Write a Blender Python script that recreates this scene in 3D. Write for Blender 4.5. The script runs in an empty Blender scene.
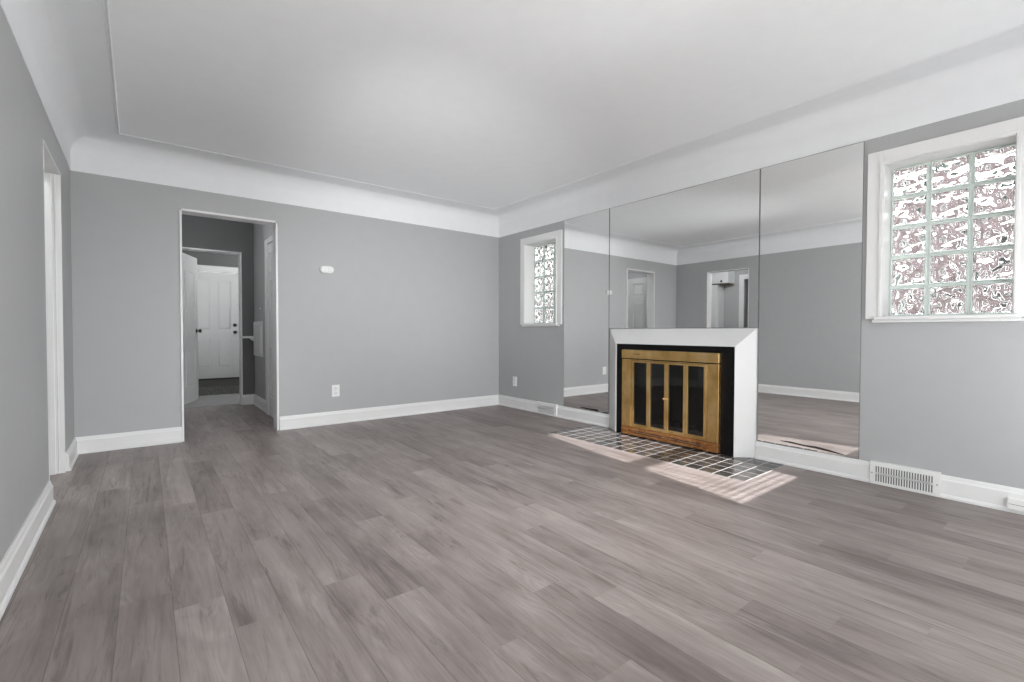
import bpy, bmesh, math, random
from mathutils import Vector, Matrix

S = bpy.context.scene
COL = S.collection
random.seed(7)

# ------------------------------------------------------------------ camera
cam_d = bpy.data.cameras.new('camera')
cam = bpy.data.objects.new('camera', cam_d)
COL.objects.link(cam)
cam_d.sensor_fit = 'HORIZONTAL'
cam_d.sensor_width = 36.0
cam_d.lens = 36.0 * 466.35 / 1024.0
cam_d.clip_start = 0.02
_r = Vector((0.78698783, -0.61696473, 0.00216384))
_u = Vector((0.01072645, 0.01718896, 0.99979472))
_f = Vector((0.61687527, 0.78680307, -0.02014534))
m3 = Matrix((_r, _u, -_f)).transposed()
cam.matrix_world = Matrix.Translation((0, 0, 1.0)) @ m3.to_4x4()
S.camera = cam

# ------------------------------------------------------------------ world, sun, exposure
S.view_settings.view_transform = 'Standard'
S.view_settings.look = 'None'
S.view_settings.gamma = 1.0
S.view_settings.use_curve_mapping = False
S.view_settings.exposure = 0.0

W = bpy.data.worlds.new('overcast_sky')
S.world = W
W.use_nodes = True
bg = W.node_tree.nodes['Background']
bg.inputs['Color'].default_value = (0.96, 0.98, 1.0, 1)
bg.inputs['Strength'].default_value = 6.0

sun_d = bpy.data.lights.new('sun', 'SUN')
sun_d.energy = 16.0
sun_d.angle = math.radians(0.33)
sun_d.color = (1.0, 0.98, 0.965)
sun = bpy.data.objects.new('sun', sun_d)
COL.objects.link(sun)
sun.location = (-2, -12, 9)
sun.rotation_euler = Vector((0.1536, 1.0, -0.507)).to_track_quat('-Z', 'Y').to_euler()

def portal(name, loc, sx, sy, direction):
    d = bpy.data.lights.new(name, 'AREA')
    d.shape = 'RECTANGLE'
    d.size = sx
    d.size_y = sy
    d.cycles.is_portal = True
    o = bpy.data.objects.new(name, d)
    COL.objects.link(o)
    o.location = loc
    o.rotation_euler = Vector(direction).to_track_quat('-Z', 'Z').to_euler()

# room dimensions
XW, XE, YN, YS = -0.438, 3.803, 5.142, -0.864
ZP, ZC = 2.283, 2.56            # paint line under the cove, flat ceiling
COVE = 0.298

# ------------------------------------------------------------------ materials
def new_mat(name):
    m = bpy.data.materials.new(name)
    m.use_nodes = True
    nt = m.node_tree
    return m, nt, nt.nodes['Principled BSDF']

def N(nt, typ, **kw):
    n = nt.nodes.new(typ)
    for k, v in kw.items():
        setattr(n, k, v)
    return n

def L(nt, a, b):
    nt.links.new(a, b)

def math_n(nt, op, a, b=None, c=None):
    n = N(nt, 'ShaderNodeMath', operation=op)
    for i, v in enumerate((a, b, c)):
        if v is None:
            continue
        if isinstance(v, (int, float)):
            n.inputs[i].default_value = v
        else:
            L(nt, v, n.inputs[i])
    return n.outputs[0]

def ramp(nt, fac, stops):
    n = N(nt, 'ShaderNodeValToRGB')
    cr = n.color_ramp
    while len(cr.elements) > 1:
        cr.elements.remove(cr.elements[-1])
    cr.elements[0].position = stops[0][0]
    cr.elements[0].color = (*stops[0][1], 1)
    for p, c in stops[1:]:
        e = cr.elements.new(p)
        e.color = (*c, 1)
    L(nt, fac, n.inputs[0])
    return n.outputs[0]

def noise(nt, vec, scale, detail=3, rough=0.5, dist=0.0):
    n = N(nt, 'ShaderNodeTexNoise')
    n.inputs['Scale'].default_value = scale
    n.inputs['Detail'].default_value = detail
    n.inputs['Roughness'].default_value = rough
    n.inputs['Distortion'].default_value = dist
    L(nt, vec, n.inputs['Vector'])
    return n.outputs['Fac']

def objco(nt):
    return N(nt, 'ShaderNodeTexCoord').outputs['Object']

def geopos(nt):
    return N(nt, 'ShaderNodeNewGeometry').outputs['Position']

def scaled(nt, vec, s):
    n = N(nt, 'ShaderNodeMapping')
    n.inputs['Scale'].default_value = s
    L(nt, vec, n.inputs['Vector'])
    return n.outputs[0]

def paint(name, col, rough=0.55, var=0.03, bump=0.02, scale=9.0, spec=0.3):
    m, nt, b = new_mat(name)
    v = geopos(nt)
    f = noise(nt, v, scale, 3)
    lo = tuple(c * (1 - var) for c in col)
    hi = tuple(min(1, c * (1 + var)) for c in col)
    L(nt, ramp(nt, f, [(0.3, lo), (0.7, hi)]), b.inputs['Base Color'])
    b.inputs['Roughness'].default_value = rough
    b.inputs['Specular IOR Level'].default_value = spec
    if bump:
        bp = N(nt, 'ShaderNodeBump')
        bp.inputs['Strength'].default_value = bump
        bp.inputs['Distance'].default_value = 0.002
        L(nt, noise(nt, v, 140, 2), bp.inputs['Height'])
        L(nt, bp.outputs[0], b.inputs['Normal'])
    return m

M = {}
M['wall'] = paint('grey_wall_paint', (0.425, 0.43, 0.433), 0.5, 0.012, 0.05)
M['hall_wall'] = paint('hall_wall_paint', (0.40, 0.40, 0.40), 0.5, 0.012, 0.05)
M['ceiling'] = paint('lifted_ceiling_white', (0.92, 0.935, 0.95), 0.7, 0.01, 0.05)  # lighter than the cove's white, to offset weak light overhead
M['cove'] = paint('dimmed_cove_white', (0.82, 0.835, 0.85), 0.7, 0.01, 0.05)  # one white with the ceiling, darkened where the cove catches too much light
M['kitchen_wall'] = paint('pale_kitchen_paint', (0.43, 0.43, 0.43), 0.5, 0.012, 0.05)
M['trim'] = paint('white_trim_paint', (0.77, 0.77, 0.765), 0.35, 0.012, 0.02, 6, 0.5)
M['door'] = paint('white_door_paint', (0.72, 0.72, 0.715), 0.4, 0.012, 0.02, 6, 0.5)
M['mantel'] = paint('white_mantel_paint', (0.68, 0.68, 0.675), 0.4, 0.012, 0.02, 6, 0.5)
M['plastic'] = paint('white_plastic', (0.80, 0.80, 0.79), 0.3, 0.01, 0.0, 6, 0.5)
M['slot'] = paint('dark_slot', (0.03, 0.03, 0.03), 0.6, 0.05, 0.0)
M['grille_shadow'] = paint('duct_grey', (0.12, 0.12, 0.12), 0.7, 0.05, 0.0)
M['backing'] = paint('mirror_backing', (0.20, 0.20, 0.20), 0.6, 0.1, 0.0)
M['knob_black'] = paint('black_metal', (0.012, 0.012, 0.012), 0.35, 0.1, 0.0, 9, 0.5)
M['chrome'] = paint('grey_metal', (0.2, 0.2, 0.2), 0.35, 0.1, 0.0, 9, 0.5)
M['dimmed_wall'] = paint('dimmed_landing_grey', (0.13, 0.13, 0.13), 0.5, 0.012, 0.05)  # darker than the hall grey, paints in the dimness of landing and hall end
M['carpet'] = paint('dark_landing_carpet', (0.06, 0.058, 0.053), 0.95, 0.25, 0.6, 40, 0.1)
M['riser_carpet'] = paint('lightened_riser_carpet', (0.20, 0.195, 0.18), 0.95, 0.2, 0.6, 40, 0.1)  # same carpet, lightened to stand in for light on the riser
M['riser'] = paint('grey_step_paint', (0.30, 0.30, 0.29), 0.7, 0.1, 0.1)
M['wood_edge'] = paint('cabinet_underside', (0.20, 0.13, 0.08), 0.6, 0.1, 0.0)
M['firebox'] = paint('sooty_firebrick', (0.02, 0.019, 0.018), 0.9, 0.5, 0.3, 14, 0.1)
M['iron'] = paint('black_iron', (0.03, 0.03, 0.03), 0.5, 0.2, 0.1)
M['ash'] = paint('ash_with_pane_reflection', (0.62, 0.60, 0.57), 0.95, 0.3, 0.4, 30, 0.1)  # ash, paler to stand in for the reflection low in the panes
M['mortar'] = paint('pale_block_mortar', (0.70, 0.75, 0.72), 0.6, 0.06, 0.2, 30)
M['streak'] = paint('dark_desilvered_glass', (0.035, 0.028, 0.025), 0.25, 0.3, 0.0)
M['soffit'] = paint('exterior_white_boards', (0.7, 0.7, 0.7), 0.7, 0.05, 0.0)
M['ground'] = paint('pale_concrete', (0.55, 0.53, 0.50), 0.9, 0.15, 0.1, 3)

# black stone facing round the firebox
m, nt, b = new_mat('black_stone_facing')
v = geopos(nt)
L(nt, ramp(nt, noise(nt, v, 26, 6, 0.65, 0.4), [(0.35, (0.002, 0.002, 0.002)), (0.62, (0.005, 0.005, 0.006)), (0.8, (0.03, 0.03, 0.033))]), b.inputs['Base Color'])
b.inputs['Roughness'].default_value = 0.45
b.inputs['Specular IOR Level'].default_value = 0.2
M['facing'] = m

# aged brass
m, nt, b = new_mat('aged_brass')
v = geopos(nt)
f = noise(nt, scaled(nt, v, (6, 6, 5)), 1.0, 5, 0.6)
base = ramp(nt, f, [(0.3, (0.58, 0.34, 0.11)), (0.5, (0.76, 0.50, 0.20)), (0.7, (0.86, 0.64, 0.32))])
spot = ramp(nt, noise(nt, scaled(nt, v, (26, 26, 30)), 1.0, 4, 0.7, 0.6), [(0.69, (1, 1, 1)), (0.78, (0.30, 0.20, 0.12))])
mx = N(nt, 'ShaderNodeMixRGB', blend_type='MULTIPLY')
mx.inputs[0].default_value = 0.85
L(nt, base, mx.inputs[1]); L(nt, spot, mx.inputs[2])
L(nt, mx.outputs[0], b.inputs['Base Color'])
b.inputs['Metallic'].default_value = 1.0
L(nt, ramp(nt, noise(nt, v, 30, 4), [(0.3, (0.30,) * 3), (0.7, (0.42,) * 3)]), b.inputs['Roughness'])
M['brass'] = m

# mottled brass of the lower rail, tinted orange for the reflected floor
m, nt, b = new_mat('floor_tinted_brass')
v = geopos(nt)
f = noise(nt, scaled(nt, v, (20, 14, 30)), 1.0, 6, 0.7, 0.5)
L(nt, ramp(nt, f, [(0.32, (0.16, 0.055, 0.018)), (0.5, (0.42, 0.18, 0.06)), (0.72, (0.62, 0.36, 0.15))]), b.inputs['Base Color'])
b.inputs['Metallic'].default_value = 0.8
b.inputs['Roughness'].default_value = 0.42
bp = N(nt, 'ShaderNodeBump'); bp.inputs['Strength'].default_value = 0.3; bp.inputs['Distance'].default_value = 0.004
L(nt, noise(nt, v, 60, 4), bp.inputs['Height']); L(nt, bp.outputs[0], b.inputs['Normal'])
M['glow_brass'] = m

# mirror
m, nt, b = new_mat('silvered_mirror')
b.inputs['Base Color'].default_value = (0.88, 0.885, 0.88, 1)
b.inputs['Metallic'].default_value = 1.0
b.inputs['Roughness'].default_value = 0.004
M['mirror'] = m

# smoked door glass
m, nt, b = new_mat('smoked_glass')
nt.nodes.remove(b)
out = nt.nodes['Material Output']
tr = N(nt, 'ShaderNodeBsdfTransparent'); tr.inputs[0].default_value = (0.55, 0.55, 0.53, 1)
gl = N(nt, 'ShaderNodeBsdfGlossy'); gl.inputs['Roughness'].default_value = 0.03
fr = N(nt, 'ShaderNodeFresnel'); fr.inputs[0].default_value = 1.5
mxs = N(nt, 'ShaderNodeMixShader')
L(nt, fr.outputs[0], mxs.inputs[0]); L(nt, tr.outputs[0], mxs.inputs[1]); L(nt, gl.outputs[0], mxs.inputs[2])
L(nt, mxs.outputs[0], out.inputs[0])
M['smoked'] = m

# clear window glass of unseen windows
m, nt, b = new_mat('clear_glass')
b.inputs['Transmission Weight'].default_value = 1.0
b.inputs['Roughness'].default_value = 0.0
b.inputs['IOR'].default_value = 1.0
M['clear'] = m

# glass block
m, nt, b = new_mat('block_glass')
b.inputs['Base Color'].default_value = (0.97, 0.985, 0.975, 1)
b.inputs['Transmission Weight'].default_value = 1.0
b.inputs['Roughness'].default_value = 0.0
b.inputs['IOR'].default_value = 1.5
M['block'] = m
m, nt, b = new_mat('block_edge_glass')
b.inputs['Base Color'].default_value = (0.70, 0.80, 0.76, 1)
b.inputs['Roughness'].default_value = 0.2
b.inputs['Transmission Weight'].default_value = 0.10
M['block_edge'] = m

# globes of the added lamps: emitting meshes, power in watts
def globe_mat(power, r):
    m, nt, b = new_mat('lit_added_globe')
    b.inputs['Base Color'].default_value = (0.9, 0.9, 0.88, 1)
    b.inputs['Emission Color'].default_value = (0.965, 0.985, 1.0, 1)
    b.inputs['Emission Strength'].default_value = power / (4 * math.pi ** 2 * r * r)
    return m
M['globe'] = globe_mat(10, 0.1)

# brick of the neighbouring house
m, nt, b = new_mat('neighbour_brick')
v = geopos(nt)
sp = N(nt, 'ShaderNodeSeparateXYZ'); L(nt, v, sp.inputs[0])
cb = N(nt, 'ShaderNodeCombineXYZ'); L(nt, sp.outputs['Y'], cb.inputs['X']); L(nt, sp.outputs['Z'], cb.inputs['Y'])
br = N(nt, 'ShaderNodeTexBrick')
br.inputs['Scale'].default_value = 1.0
br.inputs['Brick Width'].default_value = 0.30
br.inputs['Row Height'].default_value = 0.10
br.inputs['Mortar Size'].default_value = 0.008
br.inputs['Color1'].default_value = (0.020, 0.015, 0.016, 1)
br.inputs['Color2'].default_value = (0.17, 0.125, 0.13, 1)
br.inputs['Mortar'].default_value = (0.13, 0.11, 0.11, 1)
L(nt, cb.outputs[0], br.inputs['Vector'])
L(nt, br.outputs['Color'], b.inputs['Base Color'])
b.inputs['Roughness'].default_value = 0.9
M['brick'] = m

# hearth tiles: dark glazed squares with pale grout
m, nt, b = new_mat('dark_glazed_tile')
v = geopos(nt)
TP = 0.1135
sp = N(nt, 'ShaderNodeSeparateXYZ'); L(nt, v, sp.inputs[0])
tx = math_n(nt, 'DIVIDE', math_n(nt, 'SUBTRACT', sp.outputs['X'], 3.140), TP)
ty = math_n(nt, 'DIVIDE', math_n(nt, 'SUBTRACT', sp.outputs['Y'], 1.478), TP)
fx = math_n(nt, 'FRACT', tx); fy = math_n(nt, 'FRACT', ty)
def edge(f, w):
    d = math_n(nt, 'MINIMUM', f, math_n(nt, 'SUBTRACT', 1.0, f))
    return math_n(nt, 'LESS_THAN', d, w)
grout = math_n(nt, 'MAXIMUM', edge(fx, 0.030), edge(fy, 0.040))
cid = N(nt, 'ShaderNodeCombineXYZ')
L(nt, math_n(nt, 'FLOOR', tx), cid.inputs[0]); L(nt, math_n(nt, 'FLOOR', ty), cid.inputs[1])
wn = N(nt, 'ShaderNodeTexWhiteNoise', noise_dimensions='3D'); L(nt, cid.outputs[0], wn.inputs['Vector'])
tcol = ramp(nt, wn.outputs['Value'], [(0.0, (0.022, 0.023, 0.025)), (0.4, (0.045, 0.043, 0.041)), (0.75, (0.070, 0.061, 0.056)), (1.0, (0.030, 0.034, 0.035))])
cl = ramp(nt, noise(nt, v, 35, 5, 0.6), [(0.3, (0.7,) * 3), (0.7, (1.3,) * 3)])
mx = N(nt, 'ShaderNodeMixRGB', blend_type='MULTIPLY'); mx.inputs[0].default_value = 1
L(nt, tcol, mx.inputs[1]); L(nt, cl, mx.inputs[2])
mg = N(nt, 'ShaderNodeMixRGB'); L(nt, grout, mg.inputs[0]); L(nt, mx.outputs[0], mg.inputs[1])
mg.inputs[2].default_value = (0.36, 0.34, 0.33, 1)
L(nt, mg.outputs[0], b.inputs['Base Color'])
L(nt, math_n(nt, 'ADD', math_n(nt, 'MULTIPLY', grout, 0.5), 0.22), b.inputs['Roughness'])
bp = N(nt, 'ShaderNodeBump'); bp.inputs['Strength'].default_value = 0.6; bp.inputs['Distance'].default_value = 0.002; bp.invert = True
L(nt, grout, bp.inputs['Height']); L(nt, bp.outputs[0], b.inputs['Normal'])
M['tile'] = m

# floor planks (UV: u across the plank 0..1, v along in metres; 'tone' and 'shift' per plank)
m, nt, b = new_mat('grey_brown_vinyl_plank')
uv = N(nt, 'ShaderNodeUVMap').outputs[0]
at = N(nt, 'ShaderNodeAttribute', attribute_name='tone')
tone = at.outputs['Fac']
sh = N(nt, 'ShaderNodeAttribute', attribute_name='shift').outputs['Vector']
pos = geopos(nt)
add = N(nt, 'ShaderNodeVectorMath', operation='ADD'); L(nt, pos, add.inputs[0]); L(nt, sh, add.inputs[1])
pv = add.outputs[0]
g1 = noise(nt, scaled(nt, pv, (70, 4.0, 1)), 1.0, 6, 0.68, 0.6)        # fine grain
g2 = noise(nt, scaled(nt, pv, (11, 0.9, 1)), 1.0, 4, 0.55, 0.8)        # broad streaks
g3 = noise(nt, scaled(nt, pv, (6, 2.2, 1)), 1.0, 4, 0.55, 0.6)         # cloudy patches
g4 = noise(nt, scaled(nt, pv, (18, 1.5, 1)), 1.0, 6, 0.7, 1.6)         # dark smudges
g5 = noise(nt, scaled(nt, pv, (9, 1.0, 1)), 1.0, 2, 0.45, 0.3)         # growth rings as contour lines
g6 = noise(nt, scaled(nt, pv, (13, 5.0, 1)), 1.0, 3, 0.6, 0.4)         # knots
rings = math_n(nt, 'SINE', math_n(nt, 'MULTIPLY', g5, 120.0))
rmask = ramp(nt, g3, [(0.46, (0,) * 3), (0.62, (1,) * 3)])
val = math_n(nt, 'MULTIPLY_ADD', math_n(nt, 'SUBTRACT', g1, 0.5), 0.30, math_n(nt, 'ADD', tone, -0.012))
val = math_n(nt, 'MULTIPLY_ADD', math_n(nt, 'SUBTRACT', g2, 0.5), 0.55, val)
val = math_n(nt, 'MULTIPLY_ADD', math_n(nt, 'SUBTRACT', g3, 0.5), 0.50, val)
fig = ramp(nt, g4, [(0.54, (0,) * 3), (0.74, (1,) * 3)])
val = math_n(nt, 'MULTIPLY_ADD', fig, -0.27, val)
val = math_n(nt, 'MULTIPLY_ADD', math_n(nt, 'MULTIPLY', rings, rmask), 0.045, val)
knot = ramp(nt, g6, [(0.71, (0,) * 3), (0.80, (1,) * 3)])
val = math_n(nt, 'MULTIPLY_ADD', knot, -0.22, val)
sp = N(nt, 'ShaderNodeSeparateXYZ'); L(nt, uv, sp.inputs[0])
eu = math_n(nt, 'MINIMUM', sp.outputs['X'], math_n(nt, 'SUBTRACT', 1.0, sp.outputs['X']))
ev = math_n(nt, 'MINIMUM', sp.outputs['Y'], sp.outputs['Z'])
groove = math_n(nt, 'LESS_THAN', eu, 0.008)
val = math_n(nt, 'MULTIPLY_ADD', groove, -0.20, val)
colr = ramp(nt, val, [(0.0, (0.070, 0.055, 0.050)), (0.3, (0.142, 0.116, 0.108)), (0.5, (0.232, 0.196, 0.185)), (0.7, (0.318, 0.276, 0.262)), (1.0, (0.45, 0.41, 0.39))])
L(nt, colr, b.inputs['Base Color'])
L(nt, math_n(nt, 'MULTIPLY_ADD', g2, 0.12, 0.36), b.inputs['Roughness'])
b.inputs['Specular IOR Level'].default_value = 0.42
bp = N(nt, 'ShaderNodeBump'); bp.inputs['Strength'].default_value = 0.10; bp.inputs['Distance'].default_value = 0.002
L(nt, g1, bp.inputs['Height']); L(nt, bp.outputs[0], b.inputs['Normal'])
M['plank'] = m

# ------------------------------------------------------------------ mesh helpers
def bx(bm, x0, x1, y0, y1, z0, z1, bevel=0.0, seg=2):
    x0, x1 = min(x0, x1), max(x0, x1); y0, y1 = min(y0, y1), max(y0, y1); z0, z1 = min(z0, z1), max(z0, z1)
    vs = [bm.verts.new(p) for p in ((x0, y0, z0), (x1, y0, z0), (x1, y1, z0), (x0, y1, z0), (x0, y0, z1), (x1, y0, z1), (x1, y1, z1), (x0, y1, z1))]
    fs = [bm.faces.new([vs[i] for i in q]) for q in ((0, 3, 2, 1), (4, 5, 6, 7), (0, 1, 5, 4), (1, 2, 6, 5), (2, 3, 7, 6), (3, 0, 4, 7))]
    if bevel > 0:
        es = list({e for f in fs for e in f.edges})
        bmesh.ops.bevel(bm, geom=es, offset=bevel, segments=seg, profile=0.5, affect='EDGES')

def prism(bm, pts, axis, a, b):
    """extrude a 2-D outline along axis (0,1,2) from a to b; the outline uses the other two axes in order"""
    def P(p, t):
        q = list(p); q.insert(axis, t); return q
    va = [bm.verts.new(P(p, a)) for p in pts]
    vb = [bm.verts.new(P(p, b)) for p in pts]
    n = len(pts)
    bm.faces.new(va); bm.faces.new(vb[::-1])
    for i in range(n):
        bm.faces.new((va[i], vb[i], vb[(i + 1) % n], va[(i + 1) % n]))
    bmesh.ops.recalc_face_normals(bm, faces=bm.faces[:])

def lathe(bm, prof, origin, axis, seg=24):
    """prof: (radius, distance along axis)"""
    ax = Vector(axis).normalized()
    t = ax.orthogonal().normalized(); s = ax.cross(t)
    rings = []
    for r, d in prof:
        c = Vector(origin) + ax * d
        if r < 1e-6:
            rings.append([bm.verts.new(c)])
        else:
            rings.append([bm.verts.new(c + (t * math.cos(2 * math.pi * k / seg) + s * math.sin(2 * math.pi * k / seg)) * r) for k in range(seg)])
    for a, b in zip(rings, rings[1:]):
        if len(a) == 1 and len(b) == 1:
            continue
        for k in range(seg):
            k2 = (k + 1) % seg
            if len(a) == 1:
                bm.faces.new((a[0], b[k], b[k2]))
            elif len(b) == 1:
                bm.faces.new((a[k], a[k2], b[0]))
            else:
                bm.faces.new((a[k], a[k2], b[k2], b[k]))
    bmesh.ops.recalc_face_normals(bm, faces=bm.faces[:])

def tube(bm, p0, p1, r, seg=10):
    p0, p1 = Vector(p0), Vector(p1)
    d = (p1 - p0).length
    lathe(bm, [(0, 0), (r, 0), (r, d), (0, d)], p0, p1 - p0, seg)

def obj(name, bm, mat, parent=None, smooth=False, local=False):
    """link the bmesh as one object; geometry is given in world space unless local"""
    me = bpy.data.meshes.new(name)
    if parent is not None and not local:
        bmesh.ops.transform(bm, matrix=world_of(parent).inverted(), verts=bm.verts[:])
    bm.to_mesh(me); bm.free()
    if isinstance(mat, (list, tuple)):
        for q in mat: me.materials.append(M[q])
    else:
        me.materials.append(M[mat])
    if smooth:
        for p in me.polygons: p.use_smooth = True
    o = bpy.data.objects.new(name, me)
    COL.objects.link(o)
    if parent is not None:
        o.parent = parent
    return o

def world_of(o):
    m = Matrix.Translation(o.location) @ o.rotation_euler.to_matrix().to_4x4()
    return (world_of(o.parent) @ m) if o.parent else m

def thing(name, label, cat, loc=(0, 0, 0), rotz=0.0, group=None):
    o = bpy.data.objects.new(name, None)
    o.empty_display_size = 0.05
    COL.objects.link(o)
    o.location = loc; o.rotation_euler = (0, 0, rotz)
    tag(o, label, cat, group)
    return o

def tag(o, label, cat, group=None):
    o['label'] = label; o['category'] = cat
    if group: o['group'] = group
    return o

def struct(name, bm=None, mat=None, label=None, cat=None, loc=None, smooth=False):
    if bm is None:
        o = bpy.data.objects.new(name, None); COL.objects.link(o); o.location = loc or (0, 0, 0)
    else:
        o = obj(name, bm, mat, None, smooth)
    o['kind'] = 'structure'
    if label: o['label'] = label
    if cat: o['category'] = cat
    return o

def out_of_square(o):
    """the left wall runs slightly out of square with the others"""
    for v in o.data.vertices:
        if v.co.x < 0.6:
            v.co.x -= 0.0115 * (v.co.y - 2.6)
    return o

def NB():
    return bmesh.new()

def wall_mesh(axis, a, b, u0, u1, z0, z1, holes):
    """solid wall slab between a and b on axis (0 = x, 1 = y), spanning u and z, with rectangular holes (u0,u1,z0,z1)"""
    us = sorted({u0, u1, *[h[0] for h in holes], *[h[1] for h in holes]})
    zs = sorted({z0, z1, *[h[2] for h in holes], *[h[3] for h in holes]})
    us = [u for u in us if u0 <= u <= u1]; zs = [z for z in zs if z0 <= z <= z1]
    def solid(i, j):
        if i < 0 or j < 0 or i >= len(us) - 1 or j >= len(zs) - 1: return False
        cu, cz = (us[i] + us[i + 1]) / 2, (zs[j] + zs[j + 1]) / 2
        return not any(h[0] < cu < h[1] and h[2] < cz < h[3] for h in holes)
    bm = bmesh.new(); cache = {}
    def V(t, u, z):
        k = (t, u, z)
        if k not in cache:
            cache[k] = bm.verts.new((t, u, z) if axis == 0 else (u, t, z))
        return cache[k]
    for i in range(len(us) - 1):
        for j in range(len(zs) - 1):
            if not solid(i, j): continue
            A, B, C_, D = us[i], us[i + 1], zs[j], zs[j + 1]
            for t in (a, b):
                bm.faces.new([V(t, A, C_), V(t, B, C_), V(t, B, D), V(t, A, D)])
            if not solid(i - 1, j): bm.faces.new([V(a, A, C_), V(b, A, C_), V(b, A, D), V(a, A, D)])
            if not solid(i + 1, j): bm.faces.new([V(a, B, C_), V(b, B, C_), V(b, B, D), V(a, B, D)])
            if not solid(i, j - 1): bm.faces.new([V(a, A, C_), V(b, A, C_), V(b, B, C_), V(a, B, C_)])
            if not solid(i, j + 1): bm.faces.new([V(a, A, D), V(b, A, D), V(b, B, D), V(a, B, D)])
    bmesh.ops.recalc_face_normals(bm, faces=bm.faces[:])
    return bm

# ------------------------------------------------------------------ floor of planks
PW, P0 = 0.1555, 0.222
# plank ends and tones read off the floor: column -> [(y of an end, tone of the plank beyond it), ...]
PL = 1.24
KNOWN = {-4: [(2.83, .55), (4.07, .49)], -3: [(2.61, .50)], -2: [(0.95, .53), (2.19, .50)], -1: [(2.04, .56), (3.28, .59)], 0: [(1.79, .52), (3.03, .44)],
         1: [(1.25, .55), (2.49, .52)], 2: [(1.88, .54), (3.15, .61)], 3: [(1.64, .43), (2.88, .52)], 4: [(1.17, .50), (2.41, .50), (3.66, .56)], 5: [(0.88, .49), (2.12, .56)],
         6: [(1.34, .55), (2.58, .52)], 7: [(-0.07, .61), (1.17, .50)], 8: [(0.55, .52), (1.79, .60)], 9: [(0.80, .61), (2.04, .50)], 10: [(0.56, .52), (1.80, .55)], 11: [(0.35, .58), (1.59, .53)],
         12: [(0.95, .50), (2.19, .54)], 13: [(0.15, .53), (1.39, .57)], 14: [(-0.42, .42), (0.82, .55)], 15: [(0.58, .48), (1.82, .54)], 16: [(-0.88, .45), (0.36, .55)],
         17: [(0.2, .56), (1.44, .52)], 18: [(-0.18, .49), (1.06, .56)], 19: [(0.5, .54)], 20: [(-0.54, .48), (0.70, .54)], 21: [(-0.38, .47), (0.86, .52)]}
def build_floor():
    me = bpy.data.meshes.new('floor')
    bm = bmesh.new()
    uvl = bm.loops.layers.uv.new('UVMap')
    tl = bm.faces.layers.float.new('tone')
    sl = bm.faces.layers.float_vector.new('shift')
    rnd = random.Random(21)
    k0 = int(math.floor((-2.75 - P0) / PW)); k1 = int(math.ceil((4.05 - P0) / PW))
    for k in range(k0, k1):
        xa, xb = P0 + k * PW, P0 + (k + 1) * PW
        ends = [y for y, _ in KNOWN.get(k, [])]
        tones = {y: t for y, t in KNOWN.get(k, [])}
        ys = list(ends)
        if not ys:
            ys = [rnd.uniform(-1.0, 0.2)]
        while ys[0] > -1.1: ys.insert(0, ys[0] - PL)
        while ys[-1] < 7.5: ys.append(ys[-1] + PL)
        for ya, yb in zip(ys, ys[1:]):
            vs = [bm.verts.new(p) for p in ((xa, ya, 0), (xb, ya, 0), (xb, yb, 0), (xa, yb, 0))]
            f = bm.faces.new(vs)
            for lp, uvc in zip(f.loops, ((0, 0), (1, 0), (1, yb - ya), (0, yb - ya))):
                lp[uvl].uv = uvc
            t = tones.get(ya)
            f[tl] = t if t is not None else rnd.choice((0.46, 0.5, 0.53, 0.56, 0.59)) + rnd.uniform(-0.02, 0.02)
            f[sl] = (rnd.uniform(0, 40), rnd.uniform(0, 40), rnd.uniform(0, 9))
    bm.to_mesh(me); bm.free()
    me.materials.append(M['plank'])
    o = bpy.data.objects.new('floor', me); COL.objects.link(o)
    o['kind'] = 'structure'; o['label'] = 'grey brown wood plank floor running to the back hall'
build_floor()

# ------------------------------------------------------------------ walls
T = 0.14
HN = 7.20                                # hall's far wall
# east wall (fireplace side)
WIN_R = (0.321, 0.915, 1.098, 2.098)
WIN_L = (3.988, 4.568, 1.098, 2.098)
struct('wall_right', wall_mesh(0, XE, XE + 0.30, YS - T, YN + T, 0, ZC + 0.1, [WIN_R, WIN_L, (1.98, 2.88, 0.0, 0.79)]), 'wall', 'grey painted wall with mirrors and fireplace')
DX0, DX1, DZ = 0.243, 1.043, 2.098
struct('wall_back', wall_mesh(1, YN, YN + T, XW - T, XE, 0, ZC + 0.1, [(DX0, DX1, 0.0, DZ)]), 'wall', 'grey painted wall with the open hall doorway')
OPY0, OPY1, OPZ = 3.755, 4.515, 2.092
WW = (-0.45, 0.75, 0.45, 2.10)
out_of_square(struct('wall_left', wall_mesh(0, XW - T, XW, YS - T, YN, 0, ZC + 0.1, [(OPY0, OPY1, 0.0, OPZ), WW]), 'wall', 'grey painted wall with a cased opening'))
SWB = (-0.25, 2.00, 0.45, 2.10)
SWA = (2.30, 3.28, 1.00, 2.20)
struct('wall_front', wall_mesh(1, YS - T, YS, XW - T, XE, 0, ZC + 0.1, [SWA, SWB]), 'wall', 'grey painted wall with windows')

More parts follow.
